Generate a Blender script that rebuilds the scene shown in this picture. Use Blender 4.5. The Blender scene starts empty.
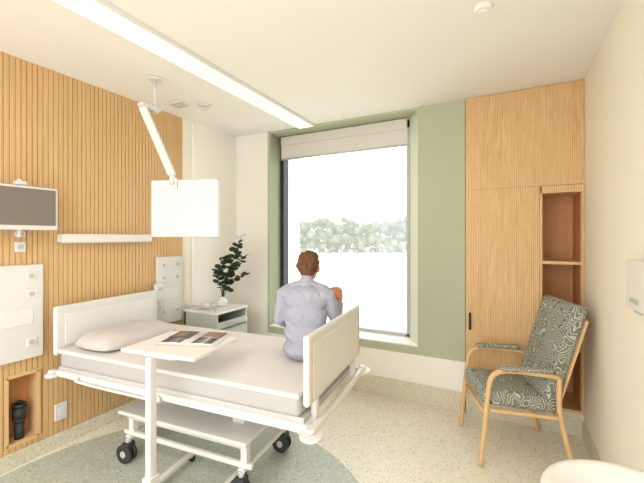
import bpy, bmesh, math, random
import numpy as np
from mathutils import Vector, Matrix, noise
random.seed(7)
D=bpy.data; S=bpy.context.scene
try:
    S.view_settings.view_transform='Standard'; S.view_settings.look='None'
except Exception as e: print(e)

def lin(c):
    return tuple(((v/255)/12.92 if v/255<=0.04045 else ((v/255+0.055)/1.055)**2.4) for v in c)
def mk(name,rgb,rough=0.6,metal=0,spec=0.4):
    m=D.materials.new(name); m.use_nodes=True
    b=m.node_tree.nodes['Principled BSDF']
    b.inputs['Base Color'].default_value=(*lin(rgb),1); b.inputs['Roughness'].default_value=rough
    b.inputs['Metallic'].default_value=metal; b.inputs['Specular IOR Level'].default_value=spec
    return m
def nodes(m):
    nt=m.node_tree; return nt,nt.nodes,nt.links,nt.nodes['Principled BSDF']
def mathn(nt,op,a,b=None):
    n=nt.nodes.new('ShaderNodeMath'); n.operation=op
    for i,v in enumerate((a,b)):
        if v is None: continue
        if isinstance(v,(int,float)): n.inputs[i].default_value=v
        else: nt.links.new(v,n.inputs[i])
    return n.outputs[0]
def mixc(nt,fac,a,b):
    n=nt.nodes.new('ShaderNodeMix'); n.data_type='RGBA'
    if isinstance(fac,(int,float)): n.inputs[0].default_value=fac
    else: nt.links.new(fac,n.inputs[0])
    for i,v in ((6,a),(7,b)):
        if isinstance(v,tuple): n.inputs[i].default_value=(*v,1)
        else: nt.links.new(v,n.inputs[i])
    return n.outputs[2]
def ramp(nt,fac,p0,p1):
    n=nt.nodes.new('ShaderNodeMapRange'); n.inputs[1].default_value=p0; n.inputs[2].default_value=p1
    nt.links.new(fac,n.inputs[0]); return n.outputs[0]
def coord(nt,scale=(1,1,1)):
    tc=nt.nodes.new('ShaderNodeTexCoord'); mp=nt.nodes.new('ShaderNodeMapping')
    mp.inputs['Scale'].default_value=scale; nt.links.new(tc.outputs['Object'],mp.inputs[0]); return mp.outputs[0]
def noisen(nt,vec,scale,detail=3,dist=0):
    n=nt.nodes.new('ShaderNodeTexNoise'); n.inputs['Scale'].default_value=scale; n.inputs['Detail'].default_value=detail
    n.inputs['Distortion'].default_value=dist; nt.links.new(vec,n.inputs['Vector']); return n.outputs[0]

def plaster(name,rgb):
    m=mk(name,rgb,0.85); nt,N,L,b=nodes(m)
    f=noisen(nt,coord(nt),90,4)
    bp=N.new('ShaderNodeBump'); bp.inputs['Strength'].default_value=0.04; L.new(f,bp.inputs['Height']); L.new(bp.outputs[0],b.inputs['Normal'])
    return m
M={}
M['wall']=plaster('cream_wall_paint',(244,241,233))
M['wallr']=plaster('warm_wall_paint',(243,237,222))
M['ceil']=plaster('ceiling_paint',(240,238,232))
M['green']=plaster('sage_green_paint',(180,187,160))
M['green_lit']=plaster('lit_sage_paint',(212,218,198))  # same sage, paler: light on the splayed reveal put into the colour
def wood(name,light,dark,sc):
    m=mk(name,light,0.5); nt,N,L,b=nodes(m)
    v=coord(nt,sc)
    a=noisen(nt,v,1.0,4,1.2)
    w=N.new('ShaderNodeTexWave'); w.bands_direction='X' if sc[0]>sc[1] else 'Y'
    w.inputs['Scale'].default_value=.35; w.inputs['Distortion'].default_value=5; w.inputs['Detail'].default_value=2
    w.inputs['Detail Scale'].default_value=.6
    L.new(v,w.inputs['Vector'])
    s=mathn(nt,'ADD',mathn(nt,'MULTIPLY',a,.65),mathn(nt,'MULTIPLY',w.outputs['Fac'],.35))
    c=mixc(nt,ramp(nt,s,.25,.8),lin(dark),lin(light)); L.new(c,b.inputs['Base Color'])
    return m
M['woodL']=wood('oak_slats',(225,191,142),(200,159,106),(60,90,3.0))
M['woodC']=wood('oak_veneer',(232,199,150),(194,152,100),(70,30,4.0))
M['woodD']=mk('oak_groove',(190,148,98),.8)
M['niche']=wood('niche_oak',(214,160,108),(190,132,82),(60,30,1.5))
M['leg']=mk('beech_frame',(220,183,134),.45)
M['white']=mk('white_enamel',(228,226,222),.35)
M['plast']=mk('white_plastic',(220,219,217),.4)
M['blind']=mk('blind_fabric',(218,214,207),.9)
M['sky_w']=mk('sill_paint',(236,236,232),.5)
M['grey']=mk('pale_grey_plastic',(190,190,189),.5)
M['dgrey']=mk('dark_grey_rubber',(54,56,58),.6)
M['black']=mk('black_aluminium',(38,44,48),.4)
M['screen']=mk('tv_screen_glass',(122,114,106),.2,0,.8)  # brown-grey room reflection painted into the base colour
M['matt']=mk('mattress_vinyl',(180,179,180),.7)
M['sheet']=mk('white_sheet',(222,218,215),.9)
M['pillow']=mk('pillow_linen',(200,194,191),.95)
M['cab']=mk('grey_green_laminate',(184,190,178),.5)
M['leaf']=mk('dark_leaf',(40,62,40),.5)
M['stem']=mk('twig',(70,58,40),.8)
M['glassv']=mk('ceramic_vase',(222,226,220),.2)
M['chrome']=mk('brushed_steel',(190,190,188),.3,.9)
M['shirt']=mk('lavender_shirt',(164,167,182),.9)
nt,N,L,b=nodes(M['shirt']); f=noisen(nt,coord(nt),14,3,.8); bp=N.new('ShaderNodeBump'); bp.inputs['Strength'].default_value=.5; bp.inputs['Distance'].default_value=.03
L.new(f,bp.inputs['Height']); L.new(bp.outputs[0],b.inputs['Normal'])
M['trou']=mk('navy_trousers',(60,66,86),.9)
M['skin']=mk('skin',(192,132,104),.55)
M['lip']=mk('lips',(176,96,86),.5)
M['hair']=mk('brown_hair',(100,62,40),.75)
nt,N,L,b=nodes(M['hair']); f=noisen(nt,coord(nt,(120,120,20)),1,3,.5)
L.new(mixc(nt,f,lin((66,42,30)),lin((124,84,58))),b.inputs['Base Color'])
M['eye']=mk('eye_white',(235,232,228),.2); M['iris']=mk('iris',(50,36,28),.2)
M['shoe']=mk('shoe',(80,70,62),.6)
M['mag1']=mk('magazine_photo',(140,104,84),.3); M['paper']=mk('magazine_paper',(212,208,202),.5); M['mag2']=mk('magazine_ink',(78,78,80),.4)
M['field']=mk('pale_field',(228,230,218),.95)
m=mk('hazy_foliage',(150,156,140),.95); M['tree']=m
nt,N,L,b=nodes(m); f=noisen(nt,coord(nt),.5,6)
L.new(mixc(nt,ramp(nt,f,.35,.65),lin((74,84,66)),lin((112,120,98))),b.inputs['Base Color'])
b.inputs['Emission Color'].default_value=(.86,.90,.86,1); b.inputs['Emission Strength'].default_value=.52   # aerial haze painted in as a pale glow of the foliage
m=mk('luminaire_diffuser',(245,244,240),.4); M['lum']=m; b=m.node_tree.nodes['Principled BSDF']; b.inputs['Emission Color'].default_value=(1,.985,.95,1); b.inputs['Emission Strength'].default_value=.35
m=mk('terrazzo_floor',(226,216,190),.32); M['floor']=m; nt,N,L,b=nodes(m)
v=coord(nt)
def specks(base,c1,c2):
    vo=N.new('ShaderNodeTexVoronoi'); vo.inputs['Scale'].default_value=70; L.new(v,vo.inputs['Vector'])
    sp=N.new('ShaderNodeSeparateColor'); L.new(vo.outputs['Color'],sp.inputs[0])
    near=mathn(nt,'LESS_THAN',vo.outputs['Distance'],.45)
    k1=mathn(nt,'MULTIPLY',mathn(nt,'GREATER_THAN',sp.outputs[0],.72),near)
    k2=mathn(nt,'MULTIPLY',mathn(nt,'LESS_THAN',sp.outputs[1],.2),near)
    return mixc(nt,k2,mixc(nt,k1,base,c1),c2)
ca=specks(lin((238,232,214)),lin((208,197,170)),lin((248,245,236)))
cb=specks(lin((186,192,180)),lin((156,164,152)),lin((210,214,204)))
sx=N.new('ShaderNodeSeparateXYZ'); L.new(v,sx.inputs[0])
dx=mathn(nt,'SUBTRACT',sx.outputs[0],-1.6); dy=mathn(nt,'SUBTRACT',sx.outputs[1],1.12)
d=mathn(nt,'ADD',mathn(nt,'MULTIPLY',dx,dx),mathn(nt,'MULTIPLY',dy,dy))
L.new(mixc(nt,mathn(nt,'LESS_THAN',d,1.21**2),ca,cb),b.inputs['Base Color'])
m=mk('terrazzo_skirting',(206,196,166),.5); M['skirt']=m; nt,N,L,b=nodes(m); v=coord(nt)
L.new(specks(lin((214,207,184)),lin((196,187,160)),lin((226,221,204))),b.inputs['Base Color'])
m=mk('swirl_fabric',(90,100,90),.9); M['fab']=m; nt,N,L,b=nodes(m); v=coord(nt)
nn=N.new('ShaderNodeTexNoise'); nn.inputs['Scale'].default_value=9; nn.inputs['Detail'].default_value=1; L.new(v,nn.inputs['Vector'])
ad=N.new('ShaderNodeVectorMath'); ad.operation='MULTIPLY_ADD'; L.new(nn.outputs['Color'],ad.inputs[0]); ad.inputs[1].default_value=(.12,.12,.12); L.new(v,ad.inputs[2])
vo=N.new('ShaderNodeTexVoronoi'); vo.inputs['Scale'].default_value=10; L.new(ad.outputs[0],vo.inputs['Vector'])
s=mathn(nt,'SINE',mathn(nt,'MULTIPLY',vo.outputs['Distance'],46))
L.new(mixc(nt,ramp(nt,s,.2,.8),lin((118,124,114)),lin((196,195,182))),b.inputs['Base Color'])
m=D.materials.new('window_glass'); m.use_nodes=True; M['glass']=m; nt=m.node_tree; nt.nodes.clear()
o=nt.nodes.new('ShaderNodeOutputMaterial'); t=nt.nodes.new('ShaderNodeBsdfTransparent'); g=nt.nodes.new('ShaderNodeBsdfGlossy'); g.inputs['Roughness'].default_value=.02
x=nt.nodes.new('ShaderNodeMixShader'); x.inputs[0].default_value=.03
nt.links.new(t.outputs[0],x.inputs[1]); nt.links.new(g.outputs[0],x.inputs[2]); nt.links.new(x.outputs[0],o.inputs[0])

class B:
    def __init__(s): s.V=[]; s.F=[]; s.I=[]; s.SM=[]; s.mats=[]
    def mi(s,k):
        m=M[k]
        if m not in s.mats: s.mats.append(m)
        return s.mats.index(m)
    def merge(s,tb,k,mat=None,smooth=False):
        if mat is not None: bmesh.ops.transform(tb,matrix=mat,verts=tb.verts)
        i=s.mi(k); n0=len(s.V); tb.verts.index_update()
        s.V+=[tuple(v.co) for v in tb.verts]
        for f in tb.faces:
            s.F.append([v.index+n0 for v in f.verts]); s.I.append(i)
            s.SM.append(len(f.verts)==4 if smooth=='side' else bool(smooth))
        tb.free()
    def box(s,x0,x1,y0,y1,z0,z1,k,bev=0,seg=2,mat=None,smooth=False):
        tb=bmesh.new(); bmesh.ops.create_cube(tb,size=1)
        T=Matrix.Translation(((x0+x1)/2,(y0+y1)/2,(z0+z1)/2))@Matrix.Diagonal((x1-x0,y1-y0,z1-z0,1))
        bmesh.ops.transform(tb,matrix=T,verts=tb.verts)
        if bev>0: bmesh.ops.bevel(tb,geom=tb.edges[:],offset=bev,segments=seg,affect='EDGES',profile=.5)
        s.merge(tb,k,mat,smooth)
    def cyl(s,p0,p1,r0,k,r1=None,seg=20,mat=None):
        if r1 is None: r1=r0
        p0=Vector(p0);p1=Vector(p1);d=p1-p0
        tb=bmesh.new(); bmesh.ops.create_cone(tb,cap_ends=True,segments=seg,radius1=r0,radius2=r1,depth=d.length)
        T=Matrix.Translation((p0+p1)/2)@d.to_track_quat('Z','Y').to_matrix().to_4x4()
        bmesh.ops.transform(tb,matrix=T,verts=tb.verts)
        s.merge(tb,k,mat,'side')
    def sph(s,c,r,k,mat=None,seg=20,rot=None):
        if not isinstance(r,tuple): r=(r,r,r)
        tb=bmesh.new(); bmesh.ops.create_uvsphere(tb,u_segments=seg,v_segments=max(6,seg//2),radius=1)
        R=rot.to_4x4() if rot is not None else Matrix.Identity(4)
        bmesh.ops.transform(tb,matrix=Matrix.Translation(c)@R@Matrix.Diagonal((*r,1)),verts=tb.verts)
        s.merge(tb,k,mat,True)
    def tube(s,pts,r,k,seg=10,flat=1.0,mat=None):
        P=[Vector(p) for p in pts]; Q=[]
        if len(P)>2:
            E=[P[0]*2-P[1]]+P+[P[-1]*2-P[-2]]
            for i in range(1,len(E)-2):
                for j in range(6):
                    t=j/6;a,b_,c,d=E[i-1],E[i],E[i+1],E[i+2]
                    Q.append(.5*((2*b_)+(c-a)*t+(2*a-5*b_+4*c-d)*t*t+(3*b_-a-3*c+d)*t**3))
            Q.append(P[-1])
        else: Q=P
        tb=bmesh.new(); rings=[]; up=None
        for i,q in enumerate(Q):
            d=(Q[min(i+1,len(Q)-1)]-Q[max(i-1,0)]).normalized()
            if up is None:
                up=Vector((0,0,1)) if abs(d.z)<.9 else Vector((0,1,0))
            u=(up-d*up.dot(d)).normalized(); w=d.cross(u); up=u
            rr=r if not isinstance(r,(list,tuple)) else r[0]+(r[1]-r[0])*i/(len(Q)-1)
            rings.append([tb.verts.new(q+u*math.cos(a)*rr*flat+w*math.sin(a)*rr) for a in [2*math.pi*n/seg for n in range(seg)]])
        for a,b_ in zip(rings,rings[1:]):
            for n in range(seg): tb.faces.new((a[n],a[(n+1)%seg],b_[(n+1)%seg],b_[n]))
        tb.faces.new(rings[0][::-1]); tb.faces.new(rings[-1])
        bmesh.ops.recalc_face_normals(tb,faces=tb.faces)
        s.merge(tb,k,mat,True)
    def prism(s,pts,z0,z1,k,mat=None):
        tb=bmesh.new(); a=[tb.verts.new((p[0],p[1],z0)) for p in pts]; b_=[tb.verts.new((p[0],p[1],z1)) for p in pts]
        n=len(pts); tb.faces.new(a[::-1]); tb.faces.new(b_)
        for i in range(n): tb.faces.new((a[i],a[(i+1)%n],b_[(i+1)%n],b_[i]))
        bmesh.ops.recalc_face_normals(tb,faces=tb.faces); s.merge(tb,k,mat)
    def done(s,name,loc=(0,0,0),rz=0,scale=1):
        me=D.meshes.new(name); me.from_pydata(s.V,[],s.F)
        for m in s.mats: me.materials.append(m)
        me.polygons.foreach_set('material_index',np.array(s.I,dtype=np.int32)); me.polygons.foreach_set('use_smooth',np.array(s.SM,dtype=bool)); me.update()
        o=D.objects.new(name,me); S.collection.objects.link(o)
        o.location=loc; o.rotation_euler=(0,0,rz); o.scale=(scale,)*3
        return o

XL,XR,YB,H=-2.85,0.52,3.26,2.68; YF=-1.4
# ---------- room shell
b=B(); b.box(-3.1,XR+.15,YF,3.9,-.12,0,'floor'); b.done('floor')
b=B(); b.box(-3.1,XR+.15,YF,3.9,H,H+.12,'ceil'); b.done('ceiling')
b=B(); b.box(XR,XR+.15,YF,3.9,0,H,'wallr'); b.done('wall_right')
b=B(); b.box(-3.1,XL-.12,YF,2.60,0,H,'wall')
PIT=.0315
y=2.49
NY0,NY1,NZ0,NZ1=1.09,1.27,.14,.59
while y>YF+.05:
    y0,y1=y-PIT+.004,y; y-=PIT
    if y1>NY0 and y0<NY1: segs=[(.1,NZ0),(NZ1,H)]
    else: segs=[(.1,H)]
    for z0,z1 in segs: b.box(XL-.008,XL,y0,y1,z0,z1,'woodL')
for (a0,a1,z0,z1) in ((YF,NY0,0,H),(NY1,2.49,0,H),(NY0,NY1,0,NZ0),(NY0,NY1,NZ1,H)):
    b.box(XL-.12,XL-.008,a0,a1,z0,z1,'woodD')
b.done('wall_left')
b=B(); t=.012
b.box(XL-.12,XL-.11,NY0,NY1,NZ0,NZ1,'niche')
b.box(XL-.11,XL+.004,NY0-.01,NY0+t,NZ0,NZ1,'leg'); b.box(XL-.11,XL+.004,NY1-t,NY1+.01,NZ0,NZ1,'leg')
b.box(XL-.11,XL+.004,NY0,NY1,NZ0-.01,NZ0+t,'leg'); b.box(XL-.11,XL+.004,NY0,NY1,NZ1-t,NZ1+.01,'leg')
b.done('trim_1')
b=B(); b.box(XL,XL+.02,YF,2.49,0,.10,'skirt',.004); b.done('baseboard_left')
WX0,WX1=-2.344,-.709; SZ=.50; GZ=.43
b=B()
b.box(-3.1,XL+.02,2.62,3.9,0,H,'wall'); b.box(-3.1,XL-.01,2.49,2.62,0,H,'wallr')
b.box(-2.95,WX0,YB,3.62,0,H,'wall'); b.box(WX0,-.31,YB,3.62,0,GZ,'wall')
b.box(WX0,WX1,YB-.004,3.50,GZ,SZ,'green')
b.box(WX1,-.31,YB-.004,3.62,GZ,H,'green')
b.box(WX0-.03,WX0,YB-.006,3.50,GZ,H,'green')
b.prism([(WX1,YB-.003),(WX1,3.5),(-.84,3.5)],SZ,H,'green_lit')
b.box(WX0,WX1,YB+.01,3.5,H-.02,H,'green')
b.box(WX0,WX1,YB,3.5,SZ,SZ+.012,'sky_w')
b.box(WX0,-.84,3.56,3.9,GZ,SZ-.02,'wall'); b.box(WX0-.1,WX0,3.5,3.9,0,H,'wall'); b.box(-.84,-.31,3.5,3.9,0,H,'wall')
b.box(-.31,XR+.1,3.75,3.9,0,H,'wall')
b.done('wall_back')
b=B(); b.box(-2.83,-.31,YB-.02,YB,0,.17,'skirt',.004); b.done('baseboard_back')
b=B(); b.box(XR-.016,XR,YF,3.24,0,.12,'skirt',.004); b.done('baseboard_right')
b=B()
b.box(WX0,WX0+.05,3.46,3.56,SZ,H-.02,'black',.004); b.box(-.875,-.842,3.5,3.56,SZ,H-.02,'grey',.004)
b.box(WX0,-.842,3.5,3.56,SZ+.012,SZ+.045,'grey',.004); b.box(WX0,-.842,3.5,3.56,2.58,H-.02,'black',.004)  # right and bottom bars pale: daylight glare painted into the frame colour
b.box(WX0+.05,-.875,3.525,3.531,SZ+.045,2.58,'glass')
b.done('window_1')
b=B(); b.box(WX0+.03,-.85,3.42,3.455,2.55,2.65,'blind',.01); b.box(WX0+.03,-.85,3.438,3.445,2.40,2.6,'blind'); b.cyl((WX0+.03,3.441,2.395),(-.85,3.441,2.395),.010,'grey')
b.done('roller_blind')
# wardrobe
b=B(); cx0,cx1=-.305,XR-.002; nx0,nx1=.238,.505; F=3.25
b.box(cx0,nx0-.006,F,3.7,.17,1.8975,'woodC'); b.box(cx0,nx0,F,3.7,1.90,H-.004,'woodC')
b.box(cx0+.002,nx0,F+.004,3.7,1.89,1.905,'niche')
b.box(nx0,cx1,F,3.7,1.90,H-.004,'woodC'); b.box(nx0-.004,nx0+.01,F,3.7,.17,1.897,'leg')
b.box(nx1,cx1,F,3.7,.17,1.897,'woodC'); b.box(nx0,nx1,3.6,3.7,.17,1.897,'niche')
b.box(nx0+.01,nx0+.018,F+.01,3.6,.17,1.84,'niche'); b.box(nx1-.008,nx1,F+.01,3.6,.17,1.84,'niche')
b.box(nx0,nx1,F,3.6,1.84,1.897,'woodC')
for z in (.17,.63,1.29): b.box(nx0+.01,nx1,F+.004,3.6,z,z+.022,'leg')
b.box(cx0,cx1,F+.01,3.7,0,.17,'skirt')
b.cyl((cx0+.035,F-.022,.72),(cx0+.035,F-.022,.86),.009,'dgrey'); b.box(cx0+.028,cx0+.042,F-.02,F,.72,.735,'dgrey'); b.box(cx0+.028,cx0+.042,F-.02,F,.845,.86,'dgrey')
b.done('wardrobe')

# ---------- ceiling objects
b=B(); b.box(-1.96,-1.77,YF,3.24,H-.03,H,'white',.004); b.box(-1.95,-1.78,YF,3.23,H-.034,H-.029,'lum'); b.done('ceiling_light_track')
b=B(); b.cyl((-.104,2.0,H-.022),(-.104,2.0,H),.04,'ceil',.05,28); b.cyl((-.104,2,H-.03),(-.104,2,H-.022),.022,'ceil'); b.done('smoke_detector')
b=B(); b.cyl((-2.39,2.33,H-.02),(-2.39,2.33,H),.05,'plast',.06,28); b.cyl((-2.39,2.33,H-.05),(-2.39,2.33,H-.02),.02,'plast'); b.done('ceiling_sprinkler')
b=B(); b.box(-2.64,-2.46,2.14,2.26,H-.02,H,'plast',.005)
for i in range(3): b.box(-2.62,-2.48,2.16+i*.035,2.165+i*.035,H-.024,H-.02,'grey')
b.done('air_vent')
b=B()
sx_,sy_=-2.31,1.767
b.cyl((sx_,sy_,H-.02),(sx_,sy_,H),.045,'plast',.05,28); b.cyl((sx_,sy_,2.43),(sx_,sy_,H-.02),.012,'plast')
b.cyl((sx_,sy_,2.42),(sx_,sy_,2.48),.024,'plast')
b.box(-2.34,-2.28,1.64,1.80,2.43,2.46,'plast',.01)
b.cyl((-2.315,1.673,2.40),(-2.315,1.673,2.46),.024,'plast')
p0=Vector((-2.315,1.673,2.43)); p1=Vector((-2.165,1.80,1.95)); dd=p1-p0
T=Matrix.Translation((p0+p1)/2)@dd.to_track_quat('Z','Y').to_matrix().to_4x4()
b.box(-.03,.03,-.028,.028,-dd.length/2,dd.length/2,'plast',.01,mat=T)
b.cyl((-2.165,1.80,1.88),(-2.165,1.80,1.97),.02,'plast')
T=Matrix.Translation((-2.095,1.858,1.71))@Matrix.Rotation(math.radians(20),4,'Z')
b.box(-.26,.26,-.018,.018,-.21,.21,'plast',.008,3,mat=T); b.box(-.25,.25,.018,.022,-.2,.2,'screen',mat=T)
b.box(-.262,-.256,-.02,.02,-.2,.2,'grey',.002,mat=T)
b.box(-.10,-.05,-.034,.0,.14,.22,'plast',.006,mat=T)
b.done('patient_monitor_arm')
b=B(); X=-2.70
b.box(X-.03,X,.74,1.315,1.545,1.825,'plast',.008,3); b.box(X-.001,X+.003,.755,1.30,1.575,1.81,'screen')
b.box(XL,X-.03,.98,1.06,1.62,1.74,'grey',.005); b.box(XL,XL+.02,.92,1.12,1.56,1.80,'plast',.004); b.cyl((X-.05,1.12,1.5),(X-.05,1.12,1.87),.012,'plast')
b.box(X-.06,X-.02,1.09,1.15,1.83,1.855,'plast',.005)
b.done('wall_television')
b=B(); b.box(XL,XL+.08,1.38,2.09,1.462,1.522,'white',.006); b.box(XL+.01,XL+.07,1.40,2.07,1.456,1.463,'plast'); b.done('wall_light')
def outlet(b,y,z,w=.06,h=.06):
    b.box(XL+.03,XL+.036,y-w/2,y+w/2,z-h/2,z+h/2,'white',.003); b.cyl((XL+.034,y,z),(XL+.038,y,z),min(w,h)*.3,'grey')
for (nm,y0,y1) in (('bedhead_service_panel',.72,1.285),('bedhead_service_panel',2.18,2.47)):
    b=B(); b.box(XL+.001,XL+.03,y0,y1,.69,1.315,'plast',.006)
    n=3 if y1<2 else 2
    for i in range(n):
        for z in (1.24,1.12,.80): outlet(b,y0+.07+i*(y1-y0-.14)/(n-1),z)
    b.box(XL+.03,XL+.034,y0+.06,y1-.06,.92,1.02,'white',.002)
    b.done(nm)
b=B()
b.box(XL,XL+.02,1.13,1.19,1.40,1.47,'plast',.006); b.box(XL+.02,XL+.024,1.145,1.175,1.42,1.45,'grey',.002); b.done('light_switch')
b=B(); b.box(XL,XL+.015,1.13,1.19,1.50,1.54,'plast',.005); b.box(XL+.015,XL+.02,1.145,1.175,1.512,1.528,'grey'); b.done('call_indicator')
b=B(); b.box(XL,XL+.02,1.36,1.44,.19,.31,'plast',.006); b.box(XL+.02,XL+.025,1.38,1.42,.22,.28,'white',.003); b.done('power_outlet')
b=B(); b.box(XL+.035,XL+.075,2.13,2.22,.92,1.08,'plast',.018,4); b.cyl((XL+.075,2.175,1.03),(XL+.08,2.175,1.03),.018,'grey')
b.tube([(XL+.055,2.18,.92),(XL+.07,2.19,.86),(XL+.06,2.23,.83),(XL+.045,2.25,.88)],.004,'plast'); b.done('nurse_call_handset')
b=B(); c=(XL-.05,1.18)
b.cyl((*c,NZ0+.012),(*c,.26),.028,'dgrey'); b.cyl((*c,.26),(*c,.285),.028,'dgrey',.038); b.cyl((*c,.285),(*c,.36),.038,'dgrey',.036); b.cyl((*c,.36),(*c,.385),.04,'black'); b.cyl((*c,.385),(*c,.40),.016,'black')
b.done('suction_bottle')

# ---------- bed
b=B(); Lb,Wb=1.83,.85
b.box(-.035,0,0,Wb,.70,1.03,'plast',.015,4); b.box(-.038,.003,.06,Wb-.06,.76,.97,'white',.004)
b.box(Lb,Lb+.035,0,Wb,.69,1.03,'plast',.015,4); b.box(Lb-.004,Lb+.039,.05,Wb-.05,.72,.985,'white',.004)
for yy in (.03,Wb-.036): b.box(Lb+.034,Lb+.038,yy,yy+.006,.71,1.01,'leg')
b.box(.02,Lb-.02,.01,Wb-.01,.625,.735,'matt',.03,4)
b.box(.012,Lb-.02,.002,Wb-.002,.718,.745,'sheet',.012,4)
b.box(.0,Lb,.02,Wb-.02,.60,.63,'grey',.004)
for yy in (.0,Wb-.03): b.box(-.02,Lb+.03,yy,yy+.03,.565,.605,'white',.008)
for xx in (-.04,Lb+.03): b.box(xx,xx+.035,-.02,Wb+.02,.565,.60,'white',.01)
for xx in (Lb+.01,-.02):
    for yy in (.1,Wb-.13): b.box(xx-.01,xx+.02,yy,yy+.04,.57,.72,'white',.005)
for xx in (-.02,Lb+.05):
    for yy in (-.01,Wb+.01):
        rr=.055 if xx>0 else .04
        b.cyl((xx,yy,.565),(xx,yy,.585),rr,'white',None,28); b.cyl((xx,yy,.585),(xx,yy,.61),.022,'white')
for yy in (-.014,Wb+.006):
    b.tube([(.25,yy,.60),(.27,yy,.57),(.9,yy,.57),(.92,yy,.60)],.008,'white')
for xx in (.52,1.22):
    b.box(xx-.045,xx+.045,.34,.51,.20,.6,'plast',.01); b.box(xx-.06,xx+.06,.30,.55,.5,.6,'white',.01)
b.box(.38,1.40,.16,.70,.31,.335,'white',.01,3); b.box(.42,1.36,.20,.66,.27,.31,'plast',.01)
for yy in (.19,.65): b.box(.40,1.42,yy,yy+.03,.17,.20,'white',.008)
for xx in (.46,1.36): b.box(xx-.02,xx+.02,.17,.71,.15,.18,'white',.008)
for xx in (.46,1.36): b.box(xx-.02,xx+.02,.2,.24,.18,.29,'white'); b.box(xx-.02,xx+.02,.62,.66,.18,.29,'white')
for xx in (.46,1.36):
    for yy in (.18,.68):
        b.cyl((xx,yy,.12),(xx,yy,.17),.018,'grey'); b.box(xx-.03,xx+.03,yy-.032,yy+.032,.10,.135,'dgrey',.008)
        for o in (-.02,.02): b.cyl((xx-.015,yy+o-.011,.06),(xx-.015,yy+o+.011,.06),.06,'dgrey',None,28)
        b.cyl((xx-.015,yy-.034,.06),(xx-.015,yy+.034,.06),.022,'grey')
b.done('hospital_bed',(-2.68,1.29,0),math.radians(5))
def pillow(name,loc,rz,sx,sy,sz):
    bb=B(); out=bmesh.new(); n=28; G={}
    for side in (1,-1):
        for i in range(n+1):
            for j in range(n+1):
                u=i/n*2-1; v=j/n*2-1
                if side==-1 and (i in(0,n) or j in(0,n)): G[(side,i,j)]=G[(1,i,j)]; continue
                h=((1-u**4)*(1-v**4))**.6
                w=noise.noise(Vector((u*2.1,v*2.1,side*3+rz)))*.2*h
                pin=1-.06*(abs(u)**2*abs(v)**2)*2
                z=(h+w)*sz*side
                if side==-1: z*=.35
                G[(side,i,j)]=out.verts.new((u*sx*pin*(1-.04*(1-abs(v))),v*sy*pin,z))
        for i in range(n):
            for j in range(n):
                q=[G[(side,i,j)],G[(side,i+1,j)],G[(side,i+1,j+1)],G[(side,i,j+1)]]
                out.faces.new(q if side==1 else q[::-1])
    bb.merge(out,'pillow',None,True)
    return bb.done(name,loc,rz)
pillow('pillow',(-2.44,1.65,.775),math.radians(3),.20,.31,.085)

# ---------- overbed table
b=B()
T=Matrix.Translation((-1.62,1.41,0))@Matrix.Rotation(math.radians(8),4,'Z')
b.box(-.24,.24,-.19,.19,.885,.905,'white',.006,3,mat=T)
b.box(-.10,.10,-.17,.0,.87,.886,'plast',.004,mat=T)
b.box(-.062,-.028,-.20,-.15,.05,.875,'white',.008,mat=T)
b.box(-.072,-.018,-.21,-.14,.05,.26,'white',.008,mat=T)
b.box(-.24,.24,-.21,-.15,.035,.07,'white',.01,mat=T)
for xx in (-.22,.18):
    b.box(xx,xx+.04,-.19,.36,.04,.07,'white',.01,mat=T)
    for yy in (-.17,.33):
        b.cyl((xx+.01,yy,.022),(xx+.03,yy,.022),.022,'dgrey',mat=T)
b.done('overbed_table')
b=B()
T=Matrix.Translation((-1.60,1.49,.906))@Matrix.Rotation(math.radians(20),4,'Z')
def page(s):
    tb=bmesh.new(); n=8; r=[]
    for i in range(n+1):
        u=i/n; z=.012*math.sin(u*math.pi)**.8*(1-u*.4)+.004
        r.append([tb.verts.new((s*u*.17,-.12,z)),tb.verts.new((s*u*.17,.12,z)),tb.verts.new((s*u*.17,-.12,0)),tb.verts.new((s*u*.17,.12,0))])
    for a,c in zip(r,r[1:]):
        for k in ((0,1),(3,2)): tb.faces.new((a[k[0]],c[k[0]],c[k[1]],a[k[1]]))
        tb.faces.new((a[0],a[2],c[2],c[0])); tb.faces.new((a[1],c[1],c[3],a[3]))
    tb.faces.new((r[-1][0],r[-1][2],r[-1][3],r[-1][1]))
    bmesh.ops.recalc_face_normals(tb,faces=tb.faces)
    b.merge(tb,'paper',T,True)
page(1); page(-1)
zt=.0155
b.box(.03,.145,.02,.11,.010,zt,'mag1',mat=T)
for k in range(6): b.box(.03,.085,-.105+k*.019,-.097+k*.019,.012,zt,'mag2',mat=T); b.box(.095,.145,-.105+k*.019,-.097+k*.019,.012,zt-.001,'mag2',mat=T)
b.box(-.15,-.03,-.03,.11,.010,zt,'mag2',mat=T); b.box(-.13,-.07,.0,.08,.012,zt+.001,'mag1',mat=T)
for k in range(4): b.box(-.145,-.035,-.108+k*.019,-.100+k*.019,.012,zt,'mag2',mat=T)
b.done('magazine')

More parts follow.
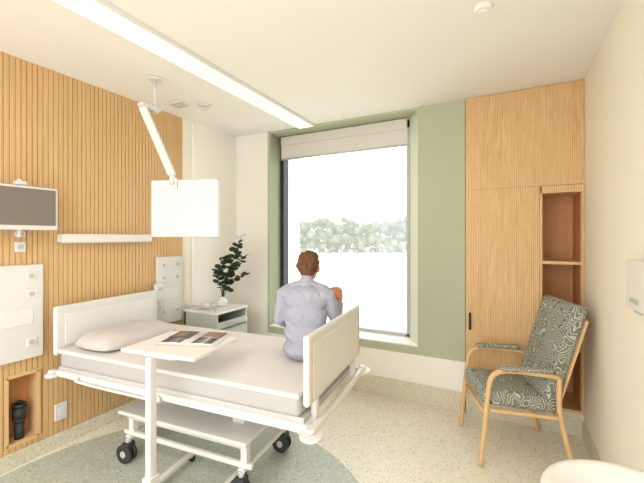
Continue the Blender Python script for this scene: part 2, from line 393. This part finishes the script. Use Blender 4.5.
# ---------- bedside cabinet
b=B(); x0,x1,y0,y1=-2.80,-2.36,2.45,2.90
b.box(x0,x1,y0,y1,.775,.80,'plast',.006); b.box(x0+.01,x1-.02,y0+.01,y1-.01,.10,.20,'cab',.004)
b.box(x0+.01,x1-.01,y0+.01,y0+.03,.10,.775,'cab'); b.box(x0+.01,x1-.01,y1-.03,y1-.01,.10,.775,'cab'); b.box(x0+.01,x0+.03,y0+.01,y1-.01,.10,.775,'cab')
b.box(x0+.03,x1-.02,y0+.03,y1-.03,.60,.62,'cab')
b.box(x1-.02,x1,y0+.012,y1-.012,.64,.70,'cab',.003); b.box(x1-.02,x1,y0+.012,y1-.012,.41,.61,'cab',.003); b.box(x1-.02,x1,y0+.012,y1-.012,.12,.40,'cab',.003)
for z in (.67,.55,.34): b.box(x1,x1+.018,y0+.12,y1-.12,z,z+.014,'grey',.003)
b.tube([(x0+.03,y0+.015,.80),(x0+.03,y0+.015,.83),(x1-.05,y0+.015,.83),(x1-.05,y0+.015,.80)],.006,'grey')
for xx in (x0+.06,x1-.06):
    for yy in (y0+.06,y1-.06): b.cyl((xx,yy-.012,.035),(xx,yy+.012,.035),.035,'dgrey'); b.box(xx-.012,xx+.012,yy-.016,yy+.016,.05,.10,'grey')
b.done('bedside_cabinet')
b=B(); c=Vector((-2.55,2.73,.80))
prof=[(.0,.0),(.04,.0),(.052,.02),(.054,.045),(.04,.07),(.024,.085),(.028,.098),(.02,.096),(.016,.08),(.0,.03)]
def lathe(b,c,prof,k,n=28,sx=1,sy=1):
    tb=bmesh.new(); R=[]
    for r,z in prof:
        if r==0: R.append([tb.verts.new((c[0],c[1],c[2]+z))])
        else: R.append([tb.verts.new((c[0]+r*sx*math.cos(2*math.pi*i/n),c[1]+r*sy*math.sin(2*math.pi*i/n),c[2]+z)) for i in range(n)])
    for a,d in zip(R,R[1:]):
        for i in range(n):
            j=(i+1)%n
            if len(a)==1: tb.faces.new((a[0],d[j],d[i]))
            elif len(d)==1: tb.faces.new((a[i],a[j],d[0]))
            else: tb.faces.new((a[i],a[j],d[j],d[i]))
    bmesh.ops.recalc_face_normals(tb,faces=tb.faces); b.merge(tb,k,None,True)
lathe(b,c,prof,'glassv')
stems=[[(0,0,.08),(.0,.0,.25),(-.03,.02,.40),(.0,.03,.50)],[(0,0,.08),(.03,.02,.22),(.06,.06,.40),(.09,.10,.60)],[(0,0,.08),(.02,.03,.3),(.09,.08,.5),(.13,.13,.71)],[(0,0,.08),(-.02,-.01,.2),(-.05,-.02,.30),(-.06,0,.36)],[(0,0,.08),(.05,.05,.2),(.12,.10,.28),(.18,.16,.33)],[(0,0,.08),(.05,.03,.3),(.12,.08,.42),(.17,.13,.50)]]
for st in stems:
    b.tube([c+Vector(p) for p in st],(.004,.002),'stem',6)
    P=[Vector(p) for p in st]
    K=22 if st[-1][2]>.4 else 13
    for k in range(K):
        t=.22+.78*k/(K-1)
        f=t*(len(P)-1); i=min(int(f),len(P)-2); q=P[i].lerp(P[i+1],f-i)
        a=k*2.4+random.random(); dirv=Vector((math.cos(a),math.sin(a),random.uniform(-.2,.7))).normalized()
        rr=random.uniform(.026,.040); pos=c+q+dirv*(rr*1.0)
        rot=(dirv.to_track_quat('X','Z').to_matrix())@Matrix.Rotation(random.uniform(-1.2,1.2),3,'X')
        b.sph(pos,(rr,rr*.74,.0025),'leaf',seg=10,rot=rot)
b.done('eucalyptus_vase')
b=B(); lathe(b,(-2.60,2.56,.80),[(0,0),(.05,0),(.075,.02),(.08,.03),(.074,.028),(.048,.008),(0,.006)],'white')
lathe(b,(-2.60,2.56,.81),[(0,0),(.03,0),(.035,.045),(.032,.045),(.027,.006),(0,.005)],'white'); b.done('cup_and_dish')

# ---------- armchair
b=B(); w=.25
for s in (-1,1):
    x=s*w
    b.tube([(x,.27,0),(x,.245,.25),(x,.225,.46),(x,.205,.575),(x,.15,.622),(x,.05,.63),(x,-.12,.615),(x,-.21,.60)],.016,'leg',12)
    b.tube([(x,-.30,0),(x,-.245,.22),(x,-.21,.40),(x,-.21,.60)],.016,'leg',12)
    b.tube([(x,.215,.37),(x,0,.355),(x,-.22,.34)],.013,'leg',10)
    b.box(x-.03,x+.03,-.17,.15,.632,.66,'fab',.012,3,smooth=True)
b.tube([(-w,.23,.33),(w,.23,.33)],.013,'leg'); b.tube([(-w,-.225,.33),(w,-.225,.33)],.013,'leg')
T=Matrix.Translation((0,.02,.42))@Matrix.Rotation(math.radians(5),4,'X')
b.box(-.225,.225,-.24,.23,-.05,.05,'fab',.032,5,mat=T,smooth=True)
T=Matrix.Translation((0,-.27,.74))@Matrix.Rotation(math.radians(17),4,'X')
b.box(-.225,.225,-.045,.045,-.33,.33,'fab',.034,5,mat=T,smooth=True)
b.box(-.235,.235,-.055,-.04,-.31,.25,'leg',.008,mat=T)
th=math.atan2(-.34,-.94)
b.done('patterned_armchair',(.02,2.87,0),th-math.pi/2)

# ---------- wash basin
b=B(); c=(.28,1.09,.66)
lathe(b,c,[(0,0),(.07,0),(.12,.03),(.17,.09),(.195,.16),(.2,.188),(.195,.193),(.175,.19),(.16,.16),(.12,.09),(.05,.05),(0,.045)],'white',40,1,1.0)
b.box(.37,XR,.90,1.26,.70,.848,'white',.02,4)
b.cyl((.28,1.09,.704),(.28,1.09,.71),.02,'chrome'); b.cyl((.28,1.09,.45),(.28,1.09,.67),.03,'white')
b.tube([(.28,1.09,.46),(.29,1.09,.40),(.40,1.09,.38),(XR,1.09,.40)],.018,'white')
b.cyl((.46,1.0,.85),(.46,1.0,.90),.016,'chrome'); b.tube([(.46,1.0,.89),(.44,1.0,.93),(.38,1.02,.94),(.34,1.03,.91)],.010,'chrome')
b.done('wash_basin')
b=B(); b.box(XR-.06,XR,1.73,1.98,1.20,1.405,'white',.012,4); b.box(XR-.062,XR-.06,1.80,1.91,1.23,1.25,'grey'); b.box(XR-.05,XR-.02,1.82,1.90,1.19,1.2,'grey'); b.done('paper_towel_dispenser')

# ---------- outside
b=B(); b.box(-250,150,5,110,-2.2,-2.0,'field'); b.done('field')
cam_dir=Vector((-math.sin(math.radians(27.4)),math.cos(math.radians(27.4)),0)); cr=Vector((cam_dir.y,-cam_dir.x,0))
tb=bmesh.new(); bmesh.ops.create_icosphere(tb,subdivisions=2,radius=1); tb.verts.index_update(); tv=[v.co.copy() for v in tb.verts]; tf=[[v.index for v in f.verts] for f in tb.faces]; tb.free()
V=[];Fc=[]
for i in range(1900):
    l=random.uniform(-46,48); dp=random.uniform(78,88)
    hgt=5.6+2.4*noise.noise(Vector((l*.13,3,1)))+1.8*noise.noise(Vector((l*.45,7,2)))
    r=random.uniform(.3,.95); z=-2+r*.5+random.random()*(hgt+1.0)
    o=cam_dir*dp+cr*l+Vector((0,0,z)); n0=len(V)
    for q in tv: V.append(o+q*r*(1+.5*noise.noise(q*2.4+Vector((i,0,0)))))
    Fc+=[[k+n0 for k in f] for f in tf]
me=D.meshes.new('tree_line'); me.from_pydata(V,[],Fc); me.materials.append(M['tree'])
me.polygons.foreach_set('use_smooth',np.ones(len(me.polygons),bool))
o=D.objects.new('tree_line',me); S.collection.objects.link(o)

# ---------- person
prims=[]
def cap(tag,a,b_,ra,rb): prims.append((tag,'c',Vector(a),Vector(b_),ra,rb))
def ell(tag,c,r,rot=(0,0,0)): prims.append((tag,'e',Vector(c),Vector(r),Matrix.Rotation(rot[2],3,'Z')@Matrix.Rotation(rot[1],3,'Y')@Matrix.Rotation(rot[0],3,'X'),0))
ell('shirt',(0,-.02,.08),(.18,.145,.088)); ell('shirt',(0,-.025,.20),(.165,.12,.14))
ell('shirt',(0,-.03,.33),(.168,.115,.16)); ell('shirt',(0,-.03,.45),(.175,.11,.12)); ell('shirt',(0,-.01,.515),(.15,.08,.06))
for s in (-1,1):
    ell('shirt',(s*.145,-.02,.495),(.07,.068,.065)); cap('shirt',(s*.04,.0,.555),(s*.14,-.01,.515),.045,.052)
cap('skin',(0,0,.54),(0,.035,.645),.05,.048); cap('shirt',(0,-.005,.55),(0,.008,.583),.064,.058)
cap('shirt',(-.18,-.02,.49),(-.21,-.03,.30),.054,.045); cap('shirt',(-.21,-.03,.30),(-.17,.16,.20),.045,.034); cap('skin',(-.17,.16,.20),(-.155,.205,.19),.024,.022)
E=(.215,.07,.28)
cap('shirt',(.18,-.02,.49),E,.054,.045); cap('shirt',E,(.225,.20,.39),.045,.031); cap('skin',(.225,.20,.39),(.222,.215,.425),.023,.022)
def hand(o,f,n,side,sp=.75):
    o=Vector(o);f=Vector(f).normalized();n=Vector(n);n=(n-f*n.dot(f)).normalized();t=f.cross(n)*side
    for k in range(4):
        off=t*(.028-.019*k)
        base=o+f*.07+off
        cap('skin',o+f*.01+off*.5,base,.018,.0145)
        l=(.036,.041,.038,.030)[k]
        a=base+(f*.7+n*.7).normalized()*l; b2=a+(f*.0+n*1).normalized()*l*.75; c2=b2+(n*.6-f*.7).normalized()*l*.55
        cap('skin',base,a,.0110,.0100); cap('skin',a,b2,.0100,.0090); cap('skin',b2,c2,.0090,.0080)
    tb_=o+f*.02+t*.025; a=tb_+(f*.75+t*sp+n*.45).normalized()*.038; b2=a+(f*.75-t*.1+n*.6).normalized()*.03
    cap('skin',o+f*.01,tb_,.018,.016); cap('skin',tb_,a,.015,.012); cap('skin',a,b2,.012,.0095)
hand((.222,.215,.425),(-.25,.05,.95),(-.7,.6,-.2),1,.35)
hand((-.155,.21,.19),(.15,.95,-.28),(0,-.2,-1),1)
for s in (-1,1):
    cap('trou',(s*.09,.0,.085),(s*.10,.50,.075),.085,.062); cap('trou',(s*.10,.50,.07),(s*.10,.52,-.30),.06,.042)
    cap('skin',(s*.10,.52,-.30),(s*.10,.525,-.36),.036,.036); cap('shoe',(s*.10,.50,-.385),(s*.105,.66,-.41),.042,.034)
h=Vector((0,.065,.695))
ell('skin',h+Vector((0,.012,-.005)),(.072,.088,.10)); ell('skin',h+Vector((0,.05,-.065)),(.05,.05,.045)); ell('skin',h+Vector((0,.085,-.095)),(.026,.02,.018))
cap('skin',h+Vector((0,.097,.01)),h+Vector((0,.112,-.03)),.009,.014); ell('skin',h+Vector((0,.092,.028)),(.05,.012,.012))
for s in (-1,1):
    ell('skin',h+Vector((s*.078,.005,-.015)),(.012,.02,.032)); ell('skin',h+Vector((s*.04,.072,-.03)),(.022,.02,.02))
ell('hair',h+Vector((0,-.012,.022)),(.080,.094,.100)); ell('hair',h+Vector((0,-.042,-.025)),(.062,.055,.055)); ell('hair',h+Vector((.01,.03,.075)),(.065,.06,.045))
for i in range(46):
    a=random.uniform(0,2*math.pi); e=random.uniform(-.25,1.45)
    if math.sin(a)>.5 and e<.75: continue
    dv=Vector((math.cos(a)*math.cos(e)*.081,math.sin(a)*math.cos(e)*.096,math.sin(e)*.102))
    p=h+Vector((0,-.012,.022))+dv
    q=p+Vector((random.uniform(-.015,.015),random.uniform(-.02,.01),-.02-.01*random.random()))+dv.normalized()*.003
    cap('hair',p,q,.012,.006)
rb=B()
for p in prims:
    if p[1]=='c':
        _,_,a,c_,ra,r2=p; rb.sph(a,ra,'skin',seg=20); rb.sph(c_,r2,'skin',seg=20); rb.cyl(a,c_,ra,'skin',r2,seg=20)
    else: rb.sph(p[2],tuple(p[3]),'skin',seg=32,rot=p[4])
o=rb.done('tmp_body')
r=o.modifiers.new('r','REMESH'); r.mode='VOXEL'; r.voxel_size=.0058; r.use_smooth_shade=True
sm=o.modifiers.new('s','SMOOTH'); sm.factor=.5; sm.iterations=3
dg=bpy.context.evaluated_depsgraph_get(); me=D.meshes.new_from_object(o.evaluated_get(dg)); D.objects.remove(o)
tags=['shirt','trou','skin','hair','shoe']
nf=len(me.polygons); C=np.empty(nf*3); me.polygons.foreach_get('center',C); C=C.reshape(-1,3)
bd=np.full(nf,1e9); bt=np.zeros(nf,int)
for p in prims:
    if p[1]=='c':
        a=np.array(p[2]); ab=np.array(p[3])-a; t=np.clip((C-a)@ab/(ab@ab),0,1); dist=np.linalg.norm(C-a-t[:,None]*ab,axis=1)-(p[4]+(p[5]-p[4])*t)
    else:
        l=(C-np.array(p[2]))@np.array(p[4]); r_=np.array(p[3]); k0=np.linalg.norm(l/r_,axis=1); k1=np.linalg.norm(l/r_**2,axis=1); dist=k0*(k0-1)/np.maximum(k1,1e-6)
    mm=dist<bd; bd[mm]=dist[mm]; bt[mm]=tags.index(p[0])
nb=B(); nb.mats=[M[t] for t in tags]
nb.F=[list(f.vertices) for f in me.polygons]; nb.I=[int(i) for i in bt]; nb.SM=[True]*nf
sv=set()
for f,i in zip(nb.F,nb.I):
    if i==0: sv.update(f)
for i,v_ in enumerate(me.vertices):
    q=v_.co.copy()
    if i in sv and q.z<.54:
        k=noise.noise(Vector((q.x*8,q.y*8,q.z*20+q.x*12))); q=q+v_.normal*(.010*k)
    nb.V.append(tuple(q))
for s in (-1,1):
    nb.sph(h+Vector((s*.03,.083,.008)),(.013,.010,.009),'eye',seg=12); nb.sph(h+Vector((s*.03,.0915,.008)),(.006,.003,.006),'iris',seg=10)
    nb.box(h.x+s*.03-.017,h.x+s*.03+.017,h.y+.088,h.y+.100,h.z+.026,h.z+.032,'hair',.002)
nb.sph(h+Vector((0,.096,-.062)),(.022,.008,.007),'lip',seg=12)
nb.done('seated_person',(-1.105,1.92,.747),math.radians(14),.81)

# ---------- light
W=D.worlds.new('w'); S.world=W; W.use_nodes=True
bg=W.node_tree.nodes['Background']; bg.inputs[0].default_value=(1,.99,.975,1); bg.inputs[1].default_value=3.3
def area(name,loc,rot,sx,sy,p,col):
    l=D.lights.new(name,'AREA'); l.shape='RECTANGLE'; l.size=sx; l.size_y=sy; l.energy=p; l.color=col
    o=D.objects.new(name,l); o.location=loc; o.rotation_euler=rot; S.collection.objects.link(o)
area('added_fill_light',(-1.2,-.6,2.64),(0,0,0),1.6,.8,34,(1,.97,.92))  # added fill light behind the camera to brighten the room
# ---------- camera
c=D.cameras.new('cam'); co=D.objects.new('camera',c); S.collection.objects.link(co); S.camera=co
c.sensor_width=36; c.lens=36*355/644; c.shift_y=-4.5/644; c.clip_start=.02; c.clip_end=500
co.location=(0,0,1.5); co.rotation_euler=(math.pi/2,0,math.radians(27.4))
